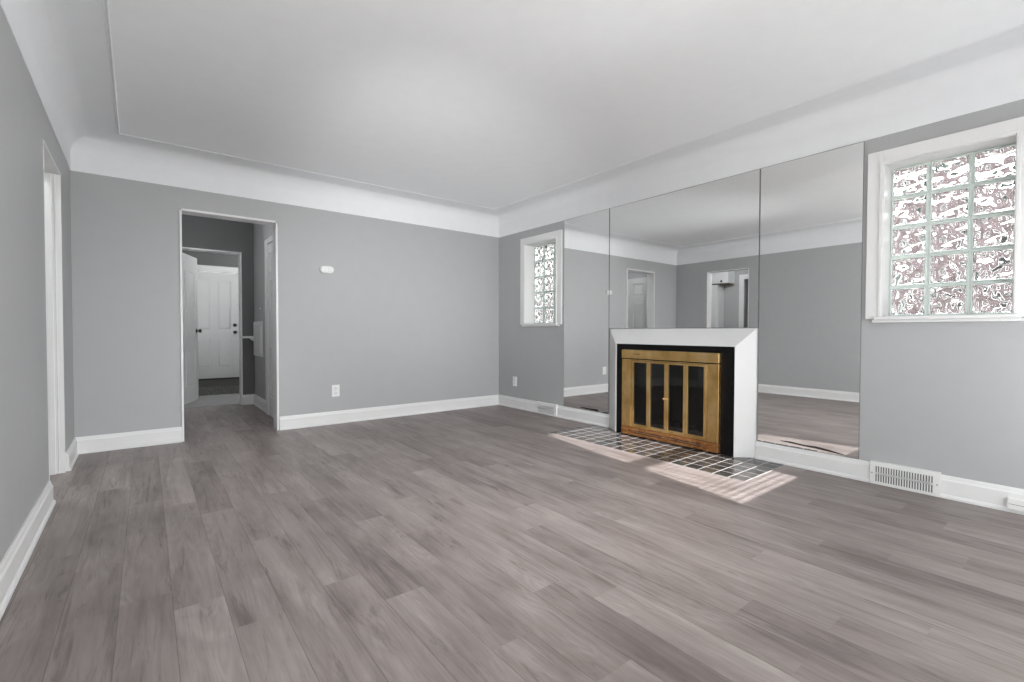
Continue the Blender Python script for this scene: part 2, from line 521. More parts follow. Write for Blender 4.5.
# ceiling and cove
bm = NB(); bx(bm, XW + 0.02, XE - 0.02, YS + 0.02, YN - 0.02, ZC, ZC + 0.1)
struct('ceiling', bm, 'ceiling', 'flat white plaster ceiling')
def sweep_rect(prof, closed_profile=False):
    """sweep a (distance from wall, z) profile round the inside of the room"""
    bm = NB(); rings = []
    for d, z in prof:
        rings.append([bm.verts.new(p) for p in ((XW + d, YS + d, z), (XE - d, YS + d, z), (XE - d, YN - d, z), (XW + d, YN - d, z))])
    pairs = list(zip(rings, rings[1:]))
    if closed_profile: pairs.append((rings[-1], rings[0]))
    for a, b in pairs:
        for k in range(4):
            bm.faces.new((a[k], a[(k + 1) % 4], b[(k + 1) % 4], b[k]))
    bmesh.ops.recalc_face_normals(bm, faces=bm.faces[:])
    return bm
prof = [(-0.02, ZP), (0.004, ZP)]
CR = 0.14
prof.append((0.004, ZC - CR))
for i in range(1, 17):
    a = math.pi / 2 * i / 16
    prof.append((0.004 + CR * (1 - math.cos(a)), ZC - CR + (CR - 0.002) * math.sin(a)))
prof.append((COVE, ZC - 0.002))
prof += [(COVE + 0.02, ZC + 0.02), (-0.02, ZC + 0.02)]
cv = sweep_rect(prof)
for f in cv.faces: f.smooth = True
for e in cv.edges:
    if len(e.link_faces) == 2 and e.calc_face_angle(0) > 0.6: e.smooth = False
out_of_square(struct('trim_1', cv, 'cove', 'white plaster cove around the ceiling'))
bead = [(COVE + 0.005 * math.cos(a), ZC - 0.002 + 0.005 * math.sin(a)) for a in [math.pi * 2 * i / 12 for i in range(12)]]
tb = out_of_square(struct('trim_2', sweep_rect(bead, True), 'cove', 'thin white bead moulding on the ceiling', smooth=True))
for v in tb.data.vertices: v.co.x += 0.013

# ------------------------------------------------------------------ baseboards
BH, BT = 0.136, 0.018
PROF = [(0, 0), (BT + 0.010, 0), (BT + 0.010, 0.012), (BT + 0.004, 0.022), (BT, 0.024), (BT, BH - 0.030), (BT - 0.006, BH - 0.022), (BT - 0.008, BH - 0.010), (0.006, BH), (0, BH)]
def baseboard(name, wall, a, b, label, prof=PROF, parent_bm=None):
    bm = parent_bm or NB()
    if wall == 'E': prism(bm, [(XE - d, z) for d, z in prof], 1, a, b) if False else None
    pts3 = []
    def mk(fn):
        va = [bm.verts.new(fn(d, z, a)) for d, z in prof]; vb = [bm.verts.new(fn(d, z, b)) for d, z in prof]
        n = len(prof); bm.faces.new(va); bm.faces.new(vb[::-1])
        for i in range(n): bm.faces.new((va[i], vb[i], vb[(i + 1) % n], va[(i + 1) % n]))
    mk({'E': lambda d, z, t: (XE - d, t, z), 'N': lambda d, z, t: (t, YN - d, z), 'W': lambda d, z, t: (XW + d, t, z),
        'S': lambda d, z, t: (t, YS + d, z), 'HE': lambda d, z, t: (1.165 - d, t, z), 'HN': lambda d, z, t: (t, HN - d, z)}[wall])
    bmesh.ops.recalc_face_normals(bm, faces=bm.faces[:])
    if parent_bm is None:
        return struct(name, bm, 'trim', label)
bm = NB()
baseboard('', 'E', YS, 1.700, '', parent_bm=bm); baseboard('', 'E', 3.190, YN, '', parent_bm=bm)
struct('baseboard_right', bm, 'trim', 'white baseboard under the mirrors')
bm = NB()
baseboard('', 'N', XW - 0.03, DX0 - 0.001, '', parent_bm=bm); baseboard('', 'N', DX1 + 0.004, XE, '', parent_bm=bm)
struct('baseboard_back', bm, 'trim', 'white baseboard along the doorway wall')
bm = NB()
baseboard('', 'W', YS, OPY0 - 0.012, '', parent_bm=bm); baseboard('', 'W', OPY1 + 0.03, YN, '', parent_bm=bm)
out_of_square(struct('baseboard_left', bm, 'trim', 'white baseboard along the left wall'))
bm = NB(); baseboard('', 'S', XW, XE, '', parent_bm=bm)
struct('baseboard_front', bm, 'trim', 'white baseboard behind the camera')

# ------------------------------------------------------------------ doorway lining (back wall) and left opening lining
bm = NB()
ly0, ly1 = YN - 0.012, YN + T + 0.012
bx(bm, DX0, DX0 + 0.017, ly0, ly1, 0, DZ, 0.002)
bx(bm, DX1 - 0.018, DX1, ly0, ly1, 0, DZ, 0.002)
bx(bm, DX0, DX1, ly0, ly1, DZ - 0.020, DZ, 0.002)
struct('trim_3', bm, 'trim', 'thin white lining of the hall doorway')
bm = NB()
lx0, lx1 = XW - T - 0.012, XW + 0.002
bx(bm, lx0, lx1, OPY0, OPY0 + 0.012, 0, OPZ, 0.001)
bx(bm, lx0, lx1, OPY1 - 0.012, OPY1, 0, OPZ, 0.001)
bx(bm, XW - 0.075, XW - 0.045, OPY1 - 0.024, OPY1 - 0.012, 0, OPZ - 0.012, 0.001)
bx(bm, XW - 0.032, XW - 0.026, OPY1 - 0.017, OPY1 - 0.012, 0, OPZ - 0.012, 0.001)
bx(bm, lx0, lx1, OPY0, OPY1, OPZ - 0.012, OPZ, 0.001)
out_of_square(struct('trim_4', bm, 'trim', 'white lining of the opening in the left wall'))

# ------------------------------------------------------------------ glass block windows
def block_meshes():
    """one glass block, centred at the origin, outer faces on +-x; returns (glass mesh, rim mesh)"""
    n = 30; s = 0.0835; dx = 0.036
    bm = bmesh.new()
    def wav(u, v, ph):
        a = math.sin(40 * (u + v) + ph + 1.3 * math.sin(34 * (u - v) + ph)) + math.sin(40 * (u - v) - ph + 1.3 * math.sin(34 * (u + v) - 1.0))
        c = 0.25 * math.sin(70 * u + 1.5 * math.sin(50 * v + ph)) * math.sin(64 * v + ph)
        e = min(1.0, (s - max(abs(u), abs(v))) / 0.010)
        return 0.0080 * (a + c) * e
    sides = []
    for sg, ph in ((-1, 0.4), (1, 2.3)):
        g = [[bm.verts.new((sg * (dx + wav(-s + 2 * s * i / n, -s + 2 * s * j / n, ph)), -s + 2 * s * i / n, -s + 2 * s * j / n)) for j in range(n + 1)] for i in range(n + 1)]
        for i in range(n):
            for j in range(n):
                f = bm.faces.new((g[i][j], g[i + 1][j], g[i + 1][j + 1], g[i][j + 1])); f.smooth = True
        sides.append(g)
    a, b = sides
    for i in range(n):
        bm.faces.new((a[i][0], a[i + 1][0], b[i + 1][0], b[i][0]))
        bm.faces.new((a[i][n], a[i + 1][n], b[i + 1][n], b[i][n]))
        bm.faces.new((a[0][i], a[0][i + 1], b[0][i + 1], b[0][i]))
        bm.faces.new((a[n][i], a[n][i + 1], b[n][i + 1], b[n][i]))
    bmesh.ops.recalc_face_normals(bm, faces=bm.faces[:])
    me = bpy.data.meshes.new('glass_block'); bm.to_mesh(me); bm.free(); me.materials.append(M['block'])
    bm = bmesh.new()
    o, i_, d = 0.0925, 0.0845, 0.041
    for (y0, y1, z0, z1) in ((-o, o, -o, -i_), (-o, o, i_, o), (-o, -i_, -i_, i_), (i_, o, -i_, i_)):
        bx(bm, -d, d, y0, y1, z0, z1, 0.002)
    mr = bpy.data.meshes.new('block_edge'); bm.to_mesh(mr); bm.free(); mr.materials.append(M['block_edge'])
    return me, mr
BLK, RIM = block_meshes()

def block_window(name, hole, label, ymirror=1):
    y0, y1, z0, z1 = hole
    o = struct(name, label=label, cat='window', loc=(XE, (y0 + y1) / 2, z0))
    cw = 0.083
    # casing: flat boards with an inner bead
    bm = NB()
    for (a, b, c, d) in ((y0 - cw, y0, z0 - 0.010, z1 + cw), (y1, y1 + cw, z0 - 0.010, z1 + cw), (y0, y1, z1, z1 + cw)):
        bx(bm, XE - 0.024, XE, a, b, c, d, 0.002)
    q = 0.016
    for (a, b, c, d) in ((y0 - q, y0 + 0.002, z0, z1 + q), (y1 - 0.002, y1 + q, z0, z1 + q), (y0, y1, z1 - 0.002, z1 + q)):
        bx(bm, XE - 0.033, XE - 0.020, a, b, c, d, 0.003)
    obj('window_frame', bm, 'trim', o)
    bm = NB()                                     # reveal lining
    xr0, xr1 = XE - 0.020, XE + 0.27
    bx(bm, xr0, xr1, y0, y0 + 0.006, z0, z1); bx(bm, xr0, xr1, y1 - 0.006, y1, z0, z1); bx(bm, xr0, xr1, y0, y1, z1 - 0.006, z1)
    obj('reveal', bm, 'trim', o)
    bm = NB()
    bx(bm, XE - 0.052, XE + 0.14, y0 - 0.030, y1 + 0.030, z0 - 0.016, z0 + 0.006, 0.003)
    bx(bm, XE - 0.030, XE - 0.001, y0 - 0.045, y1 + 0.045, z0 - 0.034, z0 - 0.016, 0.003)
    obj('window_sill', bm, 'trim', o)
    # blocks in mortar
    iy0, iy1, iz0, iz1 = y0 + 0.006, y1 - 0.006, z0 + 0.006, z1 - 0.006
    py, pz = (iy1 - iy0) / 3, (iz1 - iz0) / 5
    bmm = NB(); xm0, xm1 = XE + 0.140, XE + 0.206
    def bar(a, b, c, d): bx(bmm, xm0, xm1, a, b, c, d)
    h = 0.0055
    for i in range(4):
        yc = iy0 + py * i
        bar(max(iy0, yc - h), min(iy1, yc + h), iz0, iz1)
    for j in range(6):
        zc = iz0 + pz * j
        for i in range(3):
            bar(iy0 + py * i + h, iy0 + py * (i + 1) - h, max(iz0, zc - h), min(iz1, zc + h))
    obj('mortar', bmm, 'mortar', o)
    cx = XE + 0.173
    k = 0
    for j in range(5):
        for i in range(3):
            bo = bpy.data.objects.new('glass_block', BLK); COL.objects.link(bo); bo.parent = o
            bo.location = (cx - XE, iy0 + py * (i + 0.5) - o.location.y, iz0 + pz * (j + 0.5) - z0)
            bo.scale = (1, (py - 2 * h) / 0.185, (pz - 2 * h) / 0.185)
            if (i + j) % 2: bo.rotation_euler = (math.pi / 2 * ((i * 2 + j) % 4), 0, 0); bo.scale = (1, (pz - 2 * h) / 0.185 if ((i * 2 + j) % 2) else (py - 2 * h) / 0.185, (py - 2 * h) / 0.185 if ((i * 2 + j) % 2) else (pz - 2 * h) / 0.185)
            ro = bpy.data.objects.new('block_edge', RIM); COL.objects.link(ro); ro.parent = bo
            k += 1
    return o
block_window('window_1', WIN_R, 'large near glass block window, three blocks wide, right of the mirrors')
block_window('window_2', WIN_L, 'glass block window between the far corner and the mirrors')

# ------------------------------------------------------------------ mirrors
def mirror(label, y0, y1, z0, z1, streaks=()):
    t = thing('wall_mirror', label, 'mirror', (XE, (y0 + y1) / 2, z0), 0, 'mirrors on the fireplace wall')
    bm = NB(); bx(bm, XE - 0.005, XE + 0.0005, y0, y1, z0, z1)
    obj('backing', bm, 'backing', t)
    bm = NB(); bx(bm, XE - 0.0075, XE - 0.0052, y0 + 0.003, y1 - 0.003, z0 + 0.003, z1 - 0.003)
    obj('mirror_glass', bm, 'mirror', t)
    for pts in streaks:
        bm = NB(); n = len(pts)
        lo = [bm.verts.new((XE - 0.0079, y, z)) for y, z, w in pts]; hi = [bm.verts.new((XE - 0.0079, y, z + w)) for y, z, w in pts]
        for i in range(n - 1): bm.faces.new((lo[i], lo[i + 1], hi[i + 1], hi[i]))
        lo2 = bmesh.ops.extrude_face_region(bm, geom=bm.faces[:])
        bmesh.ops.translate(bm, vec=(0.0004, 0, 0), verts=[v for v in lo2['geom'] if isinstance(v, bmesh.types.BMVert)])
        bmesh.ops.recalc_face_normals(bm, faces=bm.faces[:])
        s = obj('desilvered_edge', bm, 'streak', t)
        s['label'] = 'dark desilvered streak near the bottom edge'
    return t
MZ = BH + 0.002
mirror('tall narrow frameless mirror between the small window and fireplace', 3.206, 3.872, MZ, ZP - 0.003,
       [[(3.62, MZ + 0.020, 0.002), (3.55, MZ + 0.014, 0.014), (3.45, MZ + 0.010, 0.016), (3.36, MZ + 0.008, 0.022), (3.33, MZ + 0.008, 0.003)],
        [(3.30, MZ + 0.004, 0.003), (3.24, MZ + 0.004, 0.012), (3.215, MZ + 0.004, 0.012)]])
mirror('wide frameless mirror above the white mantel', 1.697, 3.202, 1.034, ZP - 0.003)
mirror('tall frameless mirror between the fireplace and large glass block window', 1.024, 1.693, MZ, ZP - 0.003,
       [[(1.52, MZ + 0.034, 0.003), (1.45, MZ + 0.030, 0.012), (1.36, MZ + 0.024, 0.010), (1.28, MZ + 0.022, 0.016), (1.20, MZ + 0.016, 0.014), (1.12, MZ + 0.010, 0.006), (1.10, MZ + 0.010, 0.002)]])

# ------------------------------------------------------------------ fireplace
FX = 3.670                                   # front plane of the surround
fp = thing('fireplace', 'white splayed mantel fireplace with black facing and brass glass doors', 'fireplace', (XE, 2.445, 0))
by0, by1, bz = 1.705, 3.186, 1.030            # base of the splay on the wall
fy0, fy1, fz = 1.813, 3.014, 0.888            # front edge of the splay
bm = NB()
def ring(x, y0, y1, z): return [bm.verts.new(p) for p in ((x, y0, 0.0036), (x, y0, z), (x, y1, z), (x, y1, 0.0036))]
lip = 0.005
rs = [ring(XE - 0.001, by0, by1, bz), ring(XE - 0.010, by0, by1, bz), ring(FX, fy0, fy1, fz), ring(FX - 0.001, fy0 + lip, fy1 - lip, fz - lip), ring(FX + 0.040, fy0 + lip, fy1 - lip, fz - lip), ring(XE - 0.001, fy0 + lip, fy1 - lip, fz - lip)]
for a, b in zip(rs, rs[1:]):
    for i in range(3): bm.faces.new((a[i], a[i + 1], b[i + 1], b[i]))
for i in (0, 3):
    bm.faces.new([r[i] for r in rs] if i == 0 else [r[i] for r in rs][::-1])
bm.faces.new([rs[0][1], rs[0][2], rs[-1][2], rs[-1][1]]); bm.faces.new([rs[0][0], rs[0][1], rs[-1][1], rs[-1][0]]); bm.faces.new([rs[0][2], rs[0][3], rs[-1][3], rs[-1][2]])
bmesh.ops.recalc_face_normals(bm, faces=bm.faces[:])
sr = obj('surround', bm, 'mantel', fp); sr['label'] = 'white splayed surround'
# black facing behind the brass
PX = FX + 0.016
OY0, OY1, OZ = 1.99, 2.87, 0.775
bm = wall_mesh(0, PX, PX + 0.05, fy0 + lip + 0.001, fy1 - lip - 0.001, 0.0036, fz - lip - 0.001, [(OY0, OY1, 0.0036, OZ)])
obj('facing', bm, 'facing', fp)['label'] = 'black stone facing'
# firebox
bm = NB()
fb = [(PX + 0.05, OY0, OY1), (XE + 0.36, OY0 + 0.16, OY1 - 0.16)]
v0 = [bm.verts.new(p) for p in ((fb[0][0], OY0, 0.004), (fb[0][0], OY1, 0.004), (fb[0][0], OY1, OZ), (fb[0][0], OY0, OZ))]
v1 = [bm.verts.new(p) for p in ((fb[1][0], fb[1][1], 0.004), (fb[1][0], fb[1][2], 0.004), (fb[1][0], fb[1][2], OZ - 0.1), (fb[1][0], fb[1][1], OZ - 0.1))]
for i in range(4): bm.faces.new((v0[i], v0[(i + 1) % 4], v1[(i + 1) % 4], v1[i]))
bm.faces.new(v1)
obj('firebox', bm, 'firebox', fp)
# ash bed and grate
bm = NB(); bx(bm, XE - 0.02, XE + 0.16, 2.14, 2.74, 0.006, 0.05, 0.015)
obj('ash_bed', bm, 'ash', fp)
bm = NB()
for k in range(7):
    y = 2.20 + k * 0.08
    tube(bm, (XE + 0.0, y, 0.13), (XE + 0.22, y, 0.13), 0.008, 8)
    tube(bm, (XE + 0.0, y, 0.13), (XE - 0.02, y, 0.20), 0.008, 8)
for x in (XE + 0.04, XE + 0.18):
    tube(bm, (x, 2.17, 0.118), (x, 2.71, 0.118), 0.008, 8)
    tube(bm, (x, 2.22, 0.006), (x, 2.22, 0.118), 0.008, 8); tube(bm, (x, 2.66, 0.006), (x, 2.66, 0.118), 0.008, 8)
obj('log_grate', bm, 'iron', fp)
# brass frame
BX0, BX1 = FX - 0.020, PX                    # front and back of the brass
GY0, GY1 = 1.935, 2.915
TOPZ, TOPB, BOTT = 0.828, 0.744, 0.088
bm = NB()
bx(bm, BX0, BX1, GY0, GY0 + 0.098, BOTT + 0.003, TOPB - 0.007, 0.003); bx(bm, BX0, BX1, GY1 - 0.098, GY1, BOTT + 0.003, TOPB - 0.007, 0.003)
for y in (GY0 + 0.098, GY1 - 0.112):
    bx(bm, BX0 - 0.003, BX1, y + 0.004, y + 0.012, BOTT + 0.003, TOPB - 0.010, 0.002)
bx(bm, BX0 - 0.003, BX1, GY0 + 0.112, GY1 - 0.112, TOPB - 0.016, TOPB - 0.008, 0.002)
bf = obj('door_frame', bm, 'brass', fp); bf['label'] = 'aged brass door frame'
bm = NB(); bx(bm, BX0 - 0.004, BX1, GY0 - 0.002, GY1 + 0.002, TOPB + 0.001, TOPZ, 0.004)
tr_ = obj('top_rail', bm, 'brass', fp)
bm = NB(); bx(bm, BX0 - 0.0048, BX0 - 0.003, 2.70, 2.78, 0.786, 0.790, 0.0005)
obj('damper_slot', bm, 'slot', tr_)
bm = NB(); bx(bm, BX0 - 0.004, BX1, GY0, GY1, 0.012, BOTT, 0.003)
lr = obj('lower_rail', bm, 'glow_brass', fp); lr['label'] = 'mottled brass lower rail, tinted orange as a floor reflection'
bm = NB()
for z in (0.038, 0.056):
    for k in range(2):
        a = 2.08 + k * 0.36
        bx(bm, BX0 - 0.0055, BX0 - 0.003, a, a + 0.33, z, z + 0.006, 0.001)
obj('air_slots', bm, 'slot', lr)
# four hinged glass doors
dy0, dy1, dz0, dz1 = GY0 + 0.113, GY1 - 0.113, BOTT + 0.004, TOPB - 0.020
dw = (dy1 - dy0) / 4
for k in range(4):
    a, b = dy0 + k * dw + 0.002, dy0 + (k + 1) * dw - 0.002
    bm = NB(); s = 0.018; zt, zb = dz1, dz0
    bx(bm, BX0 + 0.002, BX1 - 0.004, a, a + s, zb, zt, 0.002); bx(bm, BX0 + 0.002, BX1 - 0.004, b - s, b, zb, zt, 0.002)
    bx(bm, BX0 + 0.002, BX1 - 0.004, a + s, b - s, zt - 0.014, zt, 0.002); bx(bm, BX0 + 0.002, BX1 - 0.004, a + s, b - s, zb, zb + 0.030, 0.002)
    d = obj('door', bm, 'brass', fp)
    bm = NB(); bx(bm, BX0 + 0.012, BX0 + 0.016, a + s - 0.003, b - s + 0.003, zb + 0.027, zt - 0.013)
    obj('glass_pane', bm, 'smoked', d)
    if k in (1, 2):
        bm = NB(); yk = b - 0.010 if k == 1 else a + 0.010
        lathe(bm, [(0, 0), (0.004, 0), (0.004, 0.010), (0.009, 0.014), (0.009, 0.020), (0, 0.022)], (BX0 + 0.003, yk, 0.40), (-1, 0, 0), 16)
        obj('door_knob', bm, 'brass', d, True)

# tiled hearth, flush with the planks
bm = NB(); bx(bm, 3.140, XE - 0.030, 1.478, 3.410, -0.02, 0.0012)
he = obj('tiled_hearth', bm, 'tile'); tag(he, 'dark glazed tile hearth with pale grout in front of the fireplace', 'hearth')

# ------------------------------------------------------------------ floor registers
def register(label, yc, w, h=0.150):
    x1 = XE - BT - 0.011; x0 = x1 - 0.007
    t = thing('wall_register', label, 'vent', (XE, yc, 0), 0, 'air registers in the fireplace wall baseboard')
    a, b = yc - w / 2, yc + w / 2
    bm = NB(); bx(bm, x0, XE - 0.002, a, b, 0.001, h, 0.004)
    fr = obj('faceplate', bm, 'plastic', t)
    bm = NB(); bx(bm, x0 - 0.0006, x0 + 0.002, a + 0.030, b - 0.030, 0.022, h - 0.028)
    obj('duct_opening', bm, 'grille_shadow', t)
    bm = NB(); bx(bm, x0 - 0.003, x0 + 0.001, a + 0.030, b - 0.030, 0.069, 0.081, 0.001)
    n = 22
    st = (w - 0.060) / n
    for k in range(n + 1):
        y = a + 0.030 + st * k
        bx(bm, x0 - 0.003, x0 + 0.001, y - st * 0.25, y + st * 0.25, 0.022, h - 0.028)
    obj('grille', bm, 'plastic', t)
    for y in (a + 0.014, b - 0.014):
        bm = NB(); lathe(bm, [(0.004, 0), (0.004, 0.0015), (0, 0.0025)], (x0, y, h / 2), (-1, 0, 0), 12)
        obj('screw', bm, 'chrome', t)
register('white slotted air register in the baseboard below the large glass block window', 0.782, 0.350)
register('white slotted air register in the baseboard below the far glass block window', 4.140, 0.350, 0.142)

# ------------------------------------------------------------------ outlets and small fittings
def outlet(label, wall, u, z, duplex=True):
    loc = (u, YN, z) if wall == 'N' else (XE, u, z)
    rot = 0 if wall == 'N' else -math.pi / 2
    t = thing('wall_outlet', label, 'outlet', loc, rot, 'white wall outlets')
    bm = NB(); bx(bm, -0.041, 0.041, -0.007, 0.0005, -0.063, 0.063, 0.003)
    obj('faceplate', bm, 'plastic', t, local=True)
    for s in (-1, 1):
        bm = NB(); bx(bm, -0.017, 0.017, -0.010, -0.006, s * 0.026 - 0.017, s * 0.026 + 0.017, 0.003)
        r = obj('receptacle', bm, 'plastic', t, local=True)
        bm = NB()
        for x in (-0.006, 0.006): bx(bm, x - 0.0014, x + 0.0014, -0.0106, -0.0095, s * 0.026 - 0.003, s * 0.026 + 0.008)
        bx(bm, -0.002, 0.002, -0.0106, -0.0095, s * 0.026 - 0.011, s * 0.026 - 0.007)
        obj('slots', bm, 'slot', r, local=True)
    bm = NB(); lathe(bm, [(0.003, 0), (0.003, 0.001), (0, 0.0015)], (0, -0.007, 0), (0, -1, 0), 10)
    obj('screw', bm, 'chrome', t, local=True)
    return t
outlet('white duplex outlet low on the wall beside the hall doorway', 'N', 1.606, 0.356)
outlet('white duplex outlet low on the wall below the far glass block window', 'E', 4.785, 0.347)

# oval fitting with two domes
t = thing('wall_sensor', 'small white oval fitting with two round domes high beside the hall doorway', 'wall fitting', (1.517, YN, 1.655))
bm = NB(); pts = []
for k in range(32):
    a = 2 * math.pi * k / 32
    cx = 0.034 if math.cos(a) > 0 else -0.034
    pts.append((cx + 0.037 * math.cos(a), 0.037 * math.sin(a)))
prism(bm, pts, 1, -0.026, 0.0005)
bmesh.ops.bevel(bm, geom=[e for e in bm.edges if all(abs(v.co.y + 0.026) < 1e-4 for v in e.verts)], offset=0.006, segments=3, profile=0.5, affect='EDGES')
obj('housing', bm, 'plastic', t, local=True)
for s in (-1, 1):
    bm = NB(); lathe(bm, [(0.026, 0), (0.025, 0.004), (0.020, 0.007), (0.012, 0.0055), (0, 0.005)], (s * 0.034, -0.0262, 0), (0, -1, 0), 24)
    obj('dome', bm, 'plastic', t, True, True)

# cable jack on the baseboard
t = thing('cable_jack', 'small white cable jack box on the baseboard at the right edge', 'jack', (XE - BT, 0.285, 0.020))
bm = NB(); bx(bm, XE - BT - 0.034, XE - BT + 0.001, 0.248, 0.326, 0.022, 0.084, 0.004)
bx2 = obj('box', bm, 'plastic', t)
bm = NB(); bx(bm, XE - BT - 0.0352, XE - BT - 0.033, 0.254, 0.320, 0.052, 0.054)
obj('lid_seam', bm, 'grille_shadow', bx2)

# ------------------------------------------------------------------ back hall
HX = 1.165
struct('wall_hall_right', wall_mesh(0, HX, HX + T, YN + T, HN, 0, 2.56, []), 'hall_wall', 'grey hall wall with white panel and shelf')
struct('wall_hall_left', wall_mesh(0, 0.17 - T, 0.17, YN + T, HN, 0, 2.56, []), 'hall_wall')
IX0, IX1, IZ = 0.205, 1.018, 2.056
struct('wall_hall_back', wall_mesh(1, HN, HN + T, -0.55, HX + T, 0, 2.56, [(IX0, IX1, 0.0, IZ)]), 'dimmed_wall', 'hall wall with inner doorway, its grey darkened to look dim')
bm = NB(); bx(bm, 0.17 - T, HX + T, YN + T, HN + T, 2.56, 2.66)
struct('ceiling_hall', bm, 'ceiling')
bm = NB()
bx(bm, IX0, IX0 + 0.018, HN - 0.012, HN + T + 0.012, 0, IZ, 0.002); bx(bm, IX1 - 0.018, IX1, HN - 0.012, HN + T + 0.012, 0, IZ, 0.002)
bx(bm, IX0, IX1, HN - 0.012, HN + T + 0.012, IZ - 0.018, IZ, 0.002)
struct('trim_5', bm, 'trim', 'white frame of the inner hall doorway')
bm = NB()
baseboard('', 'HE', 6.27, HN, '', parent_bm=bm); baseboard('', 'HN', IX1 + 0.002, HX, '', parent_bm=bm); 
struct('baseboard_hall', bm, 'trim', 'white baseboard in the hall corner')

def panel_leaf(w, h, panels, th=0.04):
    """door leaf standing on z=0, x from 0 to w, centred on y=0"""
    bm = NB()
    us = sorted({0, w, *[p[0] for p in panels], *[p[1] for p in panels]}); zs = sorted({0, h, *[p[2] for p in panels], *[p[3] for p in panels]})
    for i in range(len(us) - 1):
        for j in range(len(zs) - 1):
            cu, cz = (us[i] + us[i + 1]) / 2, (zs[j] + zs[j + 1]) / 2
            if not any(p[0] < cu < p[1] and p[2] < cz < p[3] for p in panels):
                bx(bm, us[i], us[i + 1], -th / 2, th / 2, zs[j], zs[j + 1])
    for (a, b, c, d) in panels:
        bx(bm, a, b, -th / 2 + 0.010, th / 2 - 0.010, c, d)
        for s in (-1, 1):
            o_ = 0.012; i_ = 0.034; y0 = s * (th / 2 - 0.010); y1 = s * (th / 2 - 0.002)
            q0 = [bm.verts.new((x, y0, z)) for x, z in ((a + o_, c + o_), (b - o_, c + o_), (b - o_, d - o_), (a + o_, d - o_))]
            q1 = [bm.verts.new((x, y1, z)) for x, z in ((a + i_, c + i_), (b - i_, c + i_), (b - i_, d - i_), (a + i_, d - i_))]
            for k in range(4): bm.faces.new((q0[k], q0[(k + 1) % 4], q1[(k + 1) % 4], q1[k]))
            bm.faces.new(q1)
    bmesh.ops.recalc_face_normals(bm, faces=bm.faces[:])
    return bm
def six(w, h):
    st, mid = 0.11, 0.10
    a, b, c, d = st, w / 2 - mid / 2, w / 2 + mid / 2, w - st
    return [(x0, x1, z0, z1) for x0, x1 in ((a, b), (c, d)) for z0, z1 in ((0.22, 0.80), (0.96, 1.58), (1.68, h - 0.11))]
KN = [(0.030, 0), (0.030, 0.006), (0.012, 0.010), (0.011, 0.030), (0.024, 0.036), (0.029, 0.048), (0.024, 0.060), (0, 0.064)]

# inner door, standing open into the landing
ia = math.radians(68.7)
t = struct('door_1', label='white panelled inner hall door standing open, black knob', cat='door', loc=(0.28, HN + T + 0.03, 0.012))
t.rotation_euler = (0, 0, ia)
DWI, DHI = 0.79, 2.03
obj('leaf', panel_leaf(DWI, DHI, [(0.11, 0.345, 0.22, 0.72), (0.445, 0.68, 0.22, 0.72), (0.11, 0.345, 0.90, 1.80), (0.445, 0.68, 0.90, 1.80)]), 'door', t, local=True)
for s in (-1, 1):
    bm = NB(); lathe(bm, KN, (DWI - 0.06, s * 0.02, 0.99), (0, s, 0), 20)
    obj('door_knob', bm, 'knob_black', t, True, True)

# landing and back door
LZ, LY1 = 0.135, 9.80
SY = 8.58
bm = NB(); bx(bm, -0.55, 2.05, SY - 0.02, SY - 0.001, 0.004, LZ - 0.004, 0.002)
struct('trim_6', bm, 'riser_carpet', 'carpeted riser of the landing step')
bm = NB(); bx(bm, -0.55, 2.05, SY, LY1 + 0.2, -0.05, LZ, 0.006)
struct('floor_landing', bm, 'carpet', 'dark carpet on the raised back landing')
bm = NB(); bx(bm, -0.55, 2.05, HN + T - 0.03, SY, -0.05, 0.004)
struct('floor_landing_low', bm, 'riser', 'pale grey floor before the carpeted step')
struct('wall_landing_left', wall_mesh(0, -0.55 - T, -0.55, HN + T, LY1 + T, 0, 2.7, [(8.1, 9.3, 1.0, 2.2)]), 'dimmed_wall')  # unseen opening added to let daylight onto the landing
struct('wall_landing_right', wall_mesh(0, 2.05, 2.05 + T, HN + T, LY1 + T, 0, 2.7, []), 'dimmed_wall')
BDX0, BDX1, BDZ = 0.572, 1.342, 2.050
struct('wall_landing_back', wall_mesh(1, LY1 + 0.02, LY1 + 0.02 + T, -0.55, 2.05, 0, 2.7, [(BDX0 - 0.01, BDX1 + 0.01, LZ, BDZ + 0.01)]), 'dimmed_wall', 'wall above the back door, its grey darkened to look dim')
struct('wall_landing_front', wall_mesh(1, HN + T - 0.02, HN + T, HX + T, 2.05, 0, 2.7, []), 'dimmed_wall')
bm = NB(); bx(bm, -0.7, 2.2, HN + T, LY1 + 0.16, 2.7, 2.8)
struct('ceiling_landing', bm, 'ceiling')
bm = NB()
bx(bm, BDX0 - 0.09, BDX1 + 0.09, LY1 - 0.004, LY1 + 0.02, BDZ + 0.010, BDZ + 0.105, 0.004)
bx(bm, BDX0 - 0.09, BDX0 - 0.005, LY1 - 0.004, LY1 + 0.02, LZ, BDZ + 0.010, 0.004); bx(bm, BDX1 + 0.005, BDX1 + 0.09, LY1 - 0.004, LY1 + 0.02, LZ, BDZ + 0.010, 0.004)
struct('trim_7', bm, 'trim', 'white casing around the back door')
t = struct('door_2', label='closed white panelled back door with black knob and deadbolt', cat='door', loc=(BDX0, LY1 + 0.045, LZ + 0.012))
bw, bh = BDX1 - BDX0, BDZ - LZ - 0.014
obj('leaf', panel_leaf(bw, bh, [(0.115, 0.335, 0.20, 0.73), (0.435, 0.655, 0.20, 0.73), (0.115, 0.335, 0.87, bh - 0.13), (0.435, 0.655, 0.87, bh - 0.13)], 0.044), 'door', t, local=True)
bm = NB(); lathe(bm, KN, (bw - 0.068, -0.022, 0.832), (0, -1, 0), 20); obj('door_knob', bm, 'knob_black', t, True, True)
